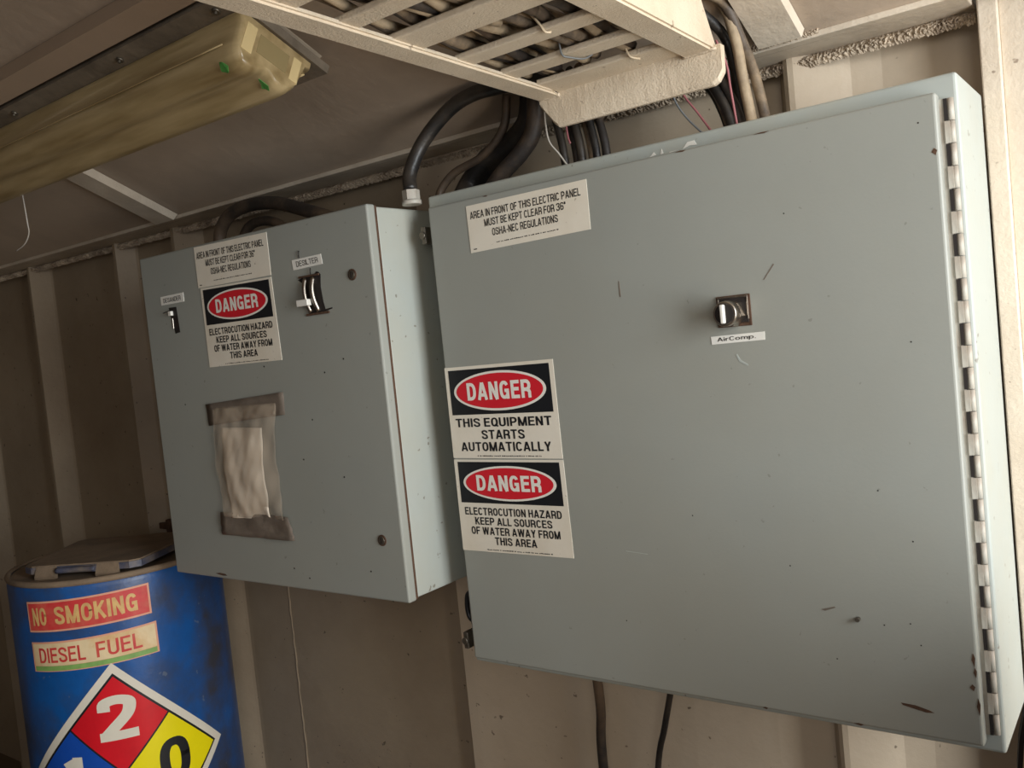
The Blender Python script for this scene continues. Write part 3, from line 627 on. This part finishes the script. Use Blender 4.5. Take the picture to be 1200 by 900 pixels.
decal('name_label', flat_map([(-0.252, 1.7975), (-0.177, 1.7985), (-0.175, 1.7815), (-0.250, 1.780)], YS),
      [('rect', 0, 0, 1, 1, 0, 0), ('text', 'DESILTER', 0.14, 0.24, 0.88, 0.78, 1, 1, 0.11)], ['label', 'ink'], sdoor, 'white label tape reading DESILTER')
# desander switch: dark plate painted as the shaded slot, with a small lever
chip([(-0.6370, 1.7545), (-0.6110, 1.754), (-0.6075, 1.7035), (-0.6240, 1.7020), (-0.6290, 1.73), (-0.6330, 1.735)], YS, sdoor, 'dark', 'narrow dark patch for the shaded switch slot', 'switch_slot_shade')
bm = B(); box(bm, -0.6335, -0.6235, YS - 0.006, YS, 1.738, 1.747, 0.001); obj('switch_lever', bm, 'label', sdoor, 'tiny white lever in the left slot')
bm = B(); box(bm, -0.629, -0.626, YS - 0.0016, YS, 1.712, 1.733, 0.0005); obj('switch_rod', bm, 'chrome', sdoor)
bm = B(); tube(bm, [(-0.634, YS - .001, 1.748), (-0.640, YS - .006, 1.7465), (-0.646, YS - .008, 1.745)], 0.0008, 6); obj('switch_wire', bm, 'dark', sdoor)
# desilter switch: ragged dark plate painted as the shaded hole, with metal bars
chip([(-0.2420, 1.762), (-0.222, 1.766), (-0.200, 1.7665), (-0.193, 1.771), (-0.188, 1.770), (-0.183, 1.765), (-0.186, 1.745), (-0.1835, 1.72), (-0.180, 1.706), (-0.163, 1.7075), (-0.163, 1.7055), (-0.185, 1.7015), (-0.204, 1.6985), (-0.220, 1.6985), (-0.228, 1.712), (-0.232, 1.735), (-0.232, 1.756)], YS, sdoor, 'dark', 'ragged dark patch for the shaded switch cut-out', 'switch_slot_shade')
for i, (xa, bulge) in enumerate(((-0.2215, 0.005), (-0.2015, 0.005))):
    bm = B(); tube(bm, [(xa, YS - 0.001, 1.762), (xa, YS - 0.001 - bulge, 1.745), (xa + .002, YS - 0.001 - bulge, 1.725), (xa + 0.006, YS - 0.001, 1.704)], 0.0042, 8, 4); obj('switch_bar', bm, 'chrome', sdoor, 'bright metal bar in the cut-out')
bm = B(); box(bm, -0.2345, -0.2065, YS - 0.016, YS - 0.006, 1.7155, 1.7265, 0.0012); obj('switch_lever', bm, 'label', sdoor, 'white lever block of the right switch')
bm = B(); box(bm, -0.228, -0.170, YS - 0.003, YS, 1.6985, 1.7025, 0.0008); obj('switch_bracket', bm, 'rust', sdoor, 'rusty lower bracket edge')
bm = B(); box(bm, -0.238, -0.186, YS - 0.0025, YS, 1.764, 1.7675, 0.0008); obj('switch_bracket', bm, 'rust', sdoor, 'rusty upper bracket edge')
for p in ([(-0.232, YS - .001, 1.799), (-0.230, YS - .003, 1.806), (-0.2305, YS - .001, 1.811)], [(-0.207, YS - .001, 1.766), (-0.204, YS - .004, 1.773), (-0.205, YS - .002, 1.778)]):
    bm = B(); tube(bm, p, 0.0009, 6); obj('wire_whisker', bm, 'dark', sdoor)
for (x, z_) in ((-0.107, 1.755), (-0.105, 1.315)):
    bm = B(); cyl(bm, (x, YS, z_), (0, -1, 0), 0.0095, 0.0016, 20, bev=0.0006); lk = obj('quarter_turn_lock', bm, 'rust', sdoor, 'round dull lock')
    bm = B(); cyl(bm, (x, YS - 0.0016, z_), (0, -1, 0), 0.0068, 0.0012, 18, bev=0.0004); obj('lock_face', bm, 'screw', sdoor)
    bm = B(); box(bm, x - 0.001, x + 0.001, YS - 0.0032, YS - 0.0026, z_ - 0.005, z_ + 0.005); obj('lock_slot', bm, 'dark', sdoor)
chip([(-0.585, 1.2215), (-0.570, 1.2235), (-0.553, 1.2225), (-0.548, 1.2195), (-0.562, 1.2185), (-0.575, 1.2200)], YS, sdoor, label='rusty chip at the lower edge')
for (x, z_) in ((-0.30, 1.235), (-0.36, 1.62), (-0.20, 1.60), (-0.15, 1.62), (-0.28, 1.45), (-0.18, 1.42), (-0.62, 1.56), (-0.14, 1.26), (-0.34, 1.25), (-0.245, 1.52)):
    bm = B(); cyl(bm, (x, YS + 0.0002, z_), (0, -1, 0), 0.0016, 0.0006, 6); obj('speck', bm, 'dark', sdoor)

# taped pouch
pouch = thing('document_pouch', 'crumpled clear plastic pouch with paper taped to the smaller cabinet', 'pouch', (-0.43, YS, 1.30))
def sheet(name, c, depth, m, parent, label, nu=14, nv=20, wr=0.003, base=0.0006, seed=1, thick=0.0004, side_curve=0.0):
    rnd = random.Random(seed); ph = [rnd.uniform(0, 6) for _ in range(6)]; tl, tr, br, bl = c; bm = B(); fr = []; bk = []
    for j in range(nv + 1):
        v = j / nv; a = []; b = []
        for i in range(nu + 1):
            u = i / nu
            x = (bl[0] * (1 - u) + br[0] * u) * (1 - v) + (tl[0] * (1 - u) + tr[0] * u) * v
            z = (bl[1] * (1 - u) + br[1] * u) * (1 - v) + (tl[1] * (1 - u) + tr[1] * u) * v
            x += side_curve * math.sin(PI * v) * (-1)
            e = (math.sin(PI * v) ** 0.6 if depth else 1) 
            h = base + depth * math.sin(PI * v) * (0.35 + 0.65 * math.sin(PI * u))
            for q_, (fu, fv, am) in enumerate(((6, 2.6, 1.0), (3.5, -4.5, .9), (11, 6, .5), (2.5, 12, .55), (17, -9, .3))):
                h += wr * am * (abs(math.sin(u * fu + v * fv + ph[q_] + 0.9 * math.sin(v * 4 + ph[5] * q_))) ** 1.6 - 0.3)
            h = max(h, base)
            a.append(bm.verts.new((x, YS - h - thick, z))); b.append(bm.verts.new((x, YS - h, z)))
        fr.append(a); bk.append(b)
    for g in (fr, bk):
        for j in range(nv):
            for i in range(nu):
                f = bm.faces.new((g[j][i], g[j][i + 1], g[j + 1][i + 1], g[j + 1][i])); f.smooth = True
    for i in range(nu):
        for j in (0, nv): bm.faces.new((fr[j][i], bk[j][i], bk[j][i + 1], fr[j][i + 1]))
    for j in range(nv):
        for i in (0, nu): bm.faces.new((fr[j][i], bk[j][i], bk[j + 1][i], fr[j + 1][i]))
    return obj(name, bm, m, parent, label)
sheet('paper', [(-0.506, 1.512), (-0.384, 1.509), (-0.387, 1.340), (-0.504, 1.337)], 0.006, 'page', pouch, 'folded note paper inside the pouch', nu=24, nv=30, wr=0.0022, seed=3, side_curve=0.006)
sheet('plastic_sleeve', [(-0.522, 1.548), (-0.337, 1.550), (-0.346, 1.340), (-0.524, 1.340)], 0.009, 'film', pouch, 'crumpled clear plastic sleeve', nu=40, nv=50, wr=0.0035, base=0.0016, seed=6, side_curve=0.008, thick=0.0003)
sheet('tape_strip', [(-0.549, 1.558), (-0.312, 1.572), (-0.315, 1.531), (-0.546, 1.516)], 0, 'tape', pouch, 'grey duct tape strip across the top', wr=0.0012, base=0.0006, seed=2, nv=4)
sheet('tape_overlap', [(-0.518, 1.551), (-0.338, 1.553), (-0.337, 1.533), (-0.521, 1.520)], 0, 'film', pouch, 'sleeve top stuck under the tape', wr=0.003, base=0.0022, seed=4, nu=30, nv=4)
sheet('tape_strip', [(-0.537, 1.348), (-0.333, 1.346), (-0.3255, 1.302), (-0.544, 1.302)], 0, 'tape', pouch, 'grey duct tape strip across the bottom', wr=0.0030, base=0.0012, seed=9, nv=6)

# ------------------------------------------------------------------ blue drum
DC = (-1.0685, -0.0187); DR = 0.2298; DZ = 1.209
drum = thing('fuel_drum', 'blue steel fuel drum with hazard stickers and dusty lid, at lower left', 'drum', (DC[0], DC[1], FLOOR))
bm = B(); seg = 96
pr_ = [(DR - 0.012, FLOOR + 0.002), (DR, FLOOR + 0.012)] + [(DR, FLOOR + 0.012 + (DZ - FLOOR - 0.032) * i / 10) for i in range(1, 11)] + [(DR - 0.001, DZ - 0.012), (DR - 0.004, DZ - 0.006)]
def lathe(bm, pr, seg, mi=0, cx=DC[0], cy=DC[1], close=True):
    rings = [[bm.verts.new((cx + r * math.cos(2 * PI * k / seg), cy + r * math.sin(2 * PI * k / seg), z)) for k in range(seg)] for r, z in pr]
    for a, b in zip(rings, rings[1:]):
        for k in range(seg):
            f = bm.faces.new((a[k], a[(k + 1) % seg], b[(k + 1) % seg], b[k])); f.smooth = True; f.material_index = mi
    if close: bm.faces.new(rings[0][::-1]); bm.faces.new(rings[-1])
lathe(bm, pr_, seg); body = obj('drum_body', bm, 'drum', drum)
bm = B(); lathe(bm, [(DR - 0.016, DZ - 0.010), (DR - 0.006, DZ - 0.013), (DR + 0.001, DZ - 0.009), (DR + 0.003, DZ - 0.003), (DR, DZ + 0.002), (DR - 0.006, DZ + 0.003), (DR - 0.010, DZ - 0.001)], seg, close=False)
obj('rim', bm, 'drumtop', drum, 'dusty rolled rim')
bm = B(); lathe(bm, [(DR - 0.008, DZ - 0.009), (DR - 0.009, DZ - 0.004)], seg); obj('drum_top', bm, 'drumtop', drum, 'dust covered top')
# lid plate, turned about thirty degrees
L0 = [Vector((-1.068, -0.214)), Vector((-0.862, -0.103)), Vector((-0.852, -0.080)), Vector((-0.958, 0.118)), Vector((-1.035, 0.118)), Vector((-1.238, 0.008)), Vector((-1.244, -0.020)), Vector((-1.098, -0.212))]
bm = B(); zt, zb = DZ + 0.025, DZ + 0.008
a = [bm.verts.new((p.x, p.y, zt)) for p in L0]; b = [bm.verts.new((p.x, p.y, zb)) for p in L0]
bm.faces.new(a).material_index = 0; bm.faces.new(b[::-1]).material_index = 1
for i in range(len(L0)): bm.faces.new((a[i], b[i], b[(i + 1) % len(L0)], a[(i + 1) % len(L0)])).material_index = 1
bmesh.ops.bevel(bm, geom=[e for e in bm.edges if all(v.co.z > zb + .001 for v in e.verts)], offset=0.003, segments=2, affect='EDGES')
lid = obj('lid', bm, ['drumtop', 'lidedge'], drum, 'flat hinged lid covered in dust')
ed = (L0[1] - L0[0]).normalized(); nn = Vector((ed.y, -ed.x))
def on_edge(t, o): p = L0[0] + (L0[1] - L0[0]) * t + nn * o; return p
for ta, tb in ((0.06, 0.27), (0.68, 0.90)):
    bm = B(); p, q = on_edge(ta, 0.0), on_edge(tb, 0.0); p2, q2 = on_edge(ta, 0.010), on_edge(tb, 0.010)
    hexa(bm, [(p.x, p.y, DZ - 0.003), (q.x, q.y, DZ - 0.003), (q2.x, q2.y, DZ - 0.003), (p2.x, p2.y, DZ - 0.003), (p.x, p.y, zt - 0.002), (q.x, q.y, zt - 0.002), (q2.x, q2.y, DZ + 0.003), (p2.x, p2.y, DZ + 0.003)])
    obj('hinge_tab', bm, 'drumtop', lid, 'dusty hinge tab')
bm = B(); p, q = on_edge(0.28, 0.006), on_edge(0.68, 0.006); tube(bm, [(p.x, p.y, DZ + 0.014), ((p.x + q.x) / 2, (p.y + q.y) / 2, DZ + 0.0145), (q.x, q.y, DZ + 0.014)], 0.0065, 10); obj('hinge_pin', bm, 'lidedge', lid, 'dark worn hinge pin')
def cyl_map(a0, a1, zl0, zl1, zr0, zr1):
    """left edge runs z zl0..zl1, right edge zr0..zr1, angles in degrees"""
    def f(u, v, h):
        a = math.radians(a0 + (a1 - a0) * u); z0 = zl0 + (zr0 - zl0) * u; z1 = zl1 + (zr1 - zl1) * u
        return (DC[0] + (DR + h) * math.cos(a), DC[1] + (DR + h) * math.sin(a), z0 + (z1 - z0) * v)
    return f
decal('sticker', cyl_map(-81, -14, 1.103, 1.169, 1.112, 1.179),
      [('rect', 0, 0, 1, 1, 0, 0), ('rect', 0.015, 0.06, 0.985, 0.94, 1, 1), ('text', 'NO', 0.055, 0.20, 0.195, 0.80, 2, 2, 0.18), ('text', 'SMOKING', 0.27, 0.20, 0.90, 0.80, 2, 2, 0.18)],
      ['st_pink', 'st_red', 'st_gold'], body, 'faded red sticker reading NO SMOKING', step=0.03)
decal('sticker', cyl_map(-81, -12.4, 1.017, 1.081, 1.025, 1.093),
      [('rect', 0, 0, 1, 1, 0, 0), ('rect', 0.015, 0.20, 0.985, 0.94, 1, 1), ('rect', 0.015, 0.03, 0.985, 0.19, 3, 1), ('text', 'DIESEL', 0.075, 0.30, 0.47, 0.80, 2, 2, 0.15), ('text', 'FUEL', 0.55, 0.30, 0.88, 0.80, 2, 2, 0.15)],
      ['st_pink', 'st_cream', 'st_red', 'st_green'], body, 'yellowed sticker reading DIESEL FUEL', step=0.03)
def diamond(k): return [(0.5, 0.5 - k), (0.5 + k, 0.5), (0.5, 0.5 + k), (0.5 - k, 0.5)]
def dq(cu, cv, k): return [(cu, cv - k), (cu + k, cv), (cu, cv + k), (cu - k, cv)]
g = 0.445; q = g / 2; e = 0.006
decal('hazard_diamond', cyl_map(-94, 20, 0.540, 1.025, 0.540, 1.025),
      [('poly', diamond(0.5), 0, 0), ('poly', diamond(g + 0.008), 4, 1),
       ('poly', dq(0.5, 0.5 + q, q - e), 1, 2), ('poly', dq(0.5 + q, 0.5, q - e), 3, 2), ('poly', dq(0.5 - q, 0.5, q - e), 2, 2), ('poly', dq(0.5, 0.5 - q, q - e), 0, 2),
       ('text', '2', 0.415, 0.655, 0.585, 0.855, 0, 3, 0.20, 0.0), ('text', '0', 0.655, 0.40, 0.80, 0.60, 4, 3, 0.19), ('text', '1', 0.22, 0.40, 0.32, 0.60, 0, 3, 0.2)],
      ['nf_white', 'nf_red', 'nf_blue', 'nf_yellow', 'sign_black'], body, 'hazard diamond with 2 on red, 1 on blue and 0 on yellow', step=0.02)

# ------------------------------------------------------------------ cables above the cabinets
def hex_nut(c, r, d): 
    bm = B(); cyl(bm, c, (0, 0, 1), r, d, 6); cyl(bm, (c[0], c[1], c[2] - d * 0.5), (0, 0, 1), r * 1.12, d * 0.45, 18); return bm
gl = obj('cable_gland', hex_nut((-0.036, 0.004, 1.869), 0.0145, 0.016), 'hinge'); tag(gl, 'pale hexagonal cable gland on the smaller cabinet, under the curved black conduit', 'cable gland')
cable('black_conduit', [(-0.036, 0.004, 1.884), (-0.040, 0.012, 1.915), (-0.020, 0.028, 1.962), (0.030, 0.040, 2.004), (0.085, 0.040, 2.018), (0.16, 0.035, 2.014), (0.24, 0.03, 2.009)], 0.0118, 'black',
      'curved black conduit rising from the gland between the two cabinets', 'cable', seg=16)
cable('black_cable', [(-0.035, 0.07, 1.868), (-0.030, 0.075, 1.89), (0.0, 0.080, 1.914), (0.065, 0.08, 1.930), (0.110, 0.08, 1.965), (0.130, 0.07, 2.012)], 0.007, 'dusty_black', 'slim dusty black cable behind the conduit, nearest the small cabinet', 'cable')
cable('black_cable', [(0.010, 0.085, 1.868), (0.02, 0.10, 1.895), (0.060, 0.10, 1.925), (0.110, 0.10, 1.940), (0.155, 0.09, 1.965), (0.175, 0.08, 2.015)], 0.021, 'black', 'thickest black cable bending down behind the big cabinet top', 'cable', seg=16)
cable('black_cable', [(0.085, 0.06, 1.865), (0.115, 0.06, 1.890), (0.155, 0.06, 1.915), (0.182, 0.06, 1.945), (0.197, 0.055, 2.01)], 0.0135, 'dusty_black', 'thick dusty cable bending left under the tray corner', 'cable', seg=14)
cable('black_cable', [(-0.01, 0.12, 1.868), (0.03, 0.13, 1.90), (0.07, 0.13, 1.915), (0.12, 0.125, 1.945), (0.15, 0.11, 1.995)], 0.014, 'black', 'black cable lying lowest behind the thickest one', 'cable', seg=12)
# bundle dropping left of the tray's crossbar middle
specs = [(0.232, .0062, 'black', 'black cable dropping under the tray corner, leftmost of six'), (0.249, .0062, 'dusty_black', 'dusty cable dropping behind the crossbar, second of six from left'),
         (0.262, .0066, 'black', 'black cable behind the crossbar, third of six from left'), (0.276, .0062, 'dusty', 'brown dusty cable behind the crossbar, fourth of six from left'),
         (0.288, .0058, 'black', 'black cable behind the crossbar, fifth of six from left'), (0.300, .0066, 'dusty_black', 'dusty cable behind the crossbar, rightmost of six')]
for i, (x, r, m, lab) in enumerate(specs):
    y = 0.060 + 0.008 * (i % 2)
    cable('drop_cable', [(x - 0.028 + 0.004 * i, 0.025, 2.005), (x - 0.020 + 0.002 * i, y, 1.985), (x - 0.010, y + 0.004, 1.945), (x, y, 1.90), (x + 0.003, y - 0.002, 1.864)], r, m, lab, 'cable')
cable('white_wire', [(0.215, 0.045, 1.985), (0.214, 0.045, 1.945), (0.219, 0.043, 1.915), (0.235, 0.042, 1.893), (0.252, 0.043, 1.866)], 0.0015, 'white_wire', 'thin white wire curving beside the left cable bundle', 'wire', seg=6)
cable('pink_wire', [(0.246, 0.05, 1.975), (0.248, 0.048, 1.94), (0.251, 0.046, 1.915), (0.255, 0.044, 1.905)], 0.0016, 'pink', 'short pink wire under the left part of the crossbar', 'wire', seg=6)
# bundle at the right end of the tray
right = [([(0.452, 0.04, 1.985), (0.470, 0.058, 1.950), (0.494, 0.055, 1.905), (0.506, 0.05, 1.864)], .0066, 'black', 'black cable slanting between the brownish one and the pink wire'),
         ([(0.462, 0.045, 1.985), (0.484, 0.065, 1.950), (0.505, 0.062, 1.905), (0.516, 0.058, 1.864)], .0068, 'dusty_black', 'dusty black cable left of the pink wire on the right bundle'),
         ([(0.500, 0.0, 2.04), (0.512, 0.040, 2.030), (0.522, 0.062, 1.985), (0.536, 0.062, 1.935), (0.548, 0.060, 1.864)], .0068, 'dusty', 'dusty cable bowing out farthest right of the tray end'),
         ([(0.488, 0.0, 2.045), (0.506, 0.045, 2.035), (0.517, 0.055, 1.985), (0.522, 0.055, 1.935), (0.532, 0.052, 1.864)], .0072, 'dusty2', 'pale paint coated cable beside the right tray rail'),
         ([(0.480, 0.02, 2.03), (0.496, 0.068, 2.00), (0.505, 0.075, 1.95), (0.512, 0.072, 1.864)], .0068, 'black', 'black cable at the right end of the crossbar'),
         ([(0.440, 0.03, 1.99), (0.462, 0.070, 1.955), (0.482, 0.070, 1.92), (0.499, 0.066, 1.864)], .0066, 'dusty', 'brownish cable slanting down right of the crossbar middle'),
         ([(0.420, 0.05, 1.99), (0.455, 0.095, 1.95), (0.475, 0.095, 1.91), (0.488, 0.09, 1.864)], .0075, 'black', 'black cable deepest in the right bundle'),
         ([(0.460, 0.04, 1.99), (0.485, 0.095, 1.96), (0.500, 0.10, 1.92), (0.510, 0.10, 1.864)], .0080, 'black', 'thick black cable at the back of the right bundle')]
for p, r, m, lab in right: cable('drop_cable', p, r, m, lab, 'cable')
cable('pink_wire', [(0.500, 0.030, 1.985), (0.507, 0.040, 1.955), (0.511, 0.038, 1.92), (0.517, 0.036, 1.864)], 0.0017, 'pink', 'pink wire running down the face of the right cable bundle', 'wire', seg=6)
cable('pink_wire', [(0.428, 0.05, 1.965), (0.436, 0.055, 1.935), (0.455, 0.055, 1.905), (0.480, 0.05, 1.866)], 0.0017, 'pink', 'pink wire slanting out from under the crossbar', 'wire', seg=6)
cable('white_wire', [(0.418, 0.05, 1.965), (0.423, 0.055, 1.93), (0.440, 0.055, 1.900), (0.470, 0.05, 1.866)], 0.0015, 'grey_wire', 'grey wire slanting left of the pink one under the crossbar', 'wire', seg=6)
# conduit over the smaller cabinet
cable('flexible_conduit', [(-0.672, 0.085, 1.856), (-0.676, 0.085, 1.885), (-0.665, 0.085, 1.920), (-0.628, 0.085, 1.946), (-0.565, 0.085, 1.955), (-0.480, 0.085, 1.946), (-0.395, 0.085, 1.918), (-0.29, 0.085, 1.880), (-0.20, 0.09, 1.857)], 0.0135, 'dusty_black',
      'thick dusty black conduit arching over the smaller cabinet', 'cable', seg=16)
cable('flexible_conduit', [(-0.618, 0.10, 1.856), (-0.617, 0.10, 1.885), (-0.595, 0.10, 1.912), (-0.555, 0.10, 1.921), (-0.50, 0.10, 1.910), (-0.45, 0.10, 1.875), (-0.43, 0.10, 1.857)], 0.0100, 'dusty_black',
      'shorter inner conduit under the arch on the smaller cabinet', 'cable', seg=14)
bm = B(); cyl(bm, (-0.545, 0.04, 1.872), (1, 0, 0.1), 0.008, 0.045, 10, bev=.002); cyl(bm, (-0.552, 0.04, 1.871), (1, 0, 0.1), 0.010, 0.010, 8)
tag(obj('brass_fitting', bm, 'brass'), 'small brass coloured fitting on the smaller cabinet under the conduit arch', 'fitting')
# cables hanging below the big cabinet
cable('hanging_cable', [(0.158, 0.12, 1.092), (0.157, 0.125, 1.04), (0.148, 0.14, 0.98), (0.136, 0.15, 0.92), (0.128, 0.16, 0.80), (0.12, 0.16, 0.5), (0.11, 0.15, FLOOR + 0.008)], 0.0085, 'dusty_black', 'thicker dusty cable hanging below the big cabinet, left of two', 'cable')
cable('hanging_cable', [(0.302, 0.12, 1.092), (0.285, 0.14, 1.04), (0.262, 0.15, 0.97), (0.235, 0.16, 0.88), (0.20, 0.16, 0.6), (0.18, 0.15, FLOOR + 0.006)], 0.0052, 'black', 'thin black cable slanting below the big cabinet, right of two', 'cable')
# wall clip left of the small cabinet foot, behind the drum
bm = B(); box(bm, -1.30, -1.205, 0.225, 0.2495, 1.205, 1.222, 0.002); box(bm, -1.235, -1.222, 0.215, 0.2495, 1.195, 1.235, 0.002)
tag(obj('wall_bracket', bm, 'rust'), 'small rusty bracket on the wall behind the blue drum lid', 'bracket')
# rounded tank at the right edge, deepened to shade the big door
form = thing('rounded_form', 'tan dome-topped tank with dark rim, cut by the right picture edge', 'form', (0.935, -0.10, FLOOR))
def form_section(y, x0, grow):
    a_, b_, z0 = 0.15 + grow, 0.20 + grow, 1.10; P = [(x0 + 0.15 - a_, y, FLOOR), (x0 + 0.15 - a_, y, z0)]
    for i in range(1, 24):
        t = PI - PI * i / 24; c, q_ = math.cos(t), math.sin(t)
        P.append((x0 + 0.15 + a_ * math.copysign(abs(c) ** 0.8, c), y, z0 + b_ * abs(q_) ** 0.8))
    return P + [(x0 + 0.15 + a_, y, z0), (x0 + 0.15 + a_, y, FLOOR)]
def form_shell(secs):
    bm = B(); rows = [[bm.verts.new(p) for p in P] for P in secs]; n = len(rows[0])
    for a, b in zip(rows, rows[1:]):
        for i in range(n): bm.faces.new((a[i], a[(i + 1) % n], b[(i + 1) % n], b[i])).smooth = False
    bm.faces.new(rows[0]); bm.faces.new(rows[-1][::-1]); return bm
obj('shell', form_shell([form_section(-0.31, 0.848, -0.012), form_section(-0.295, 0.845, 0), form_section(-0.11, 0.812, 0)]), 'tan', form)
obj('rim_band', form_shell([form_section(-0.112, 0.812, 0.004), form_section(-0.095, 0.809, 0.004)]), 'dark', form, 'dark band round the far edge')
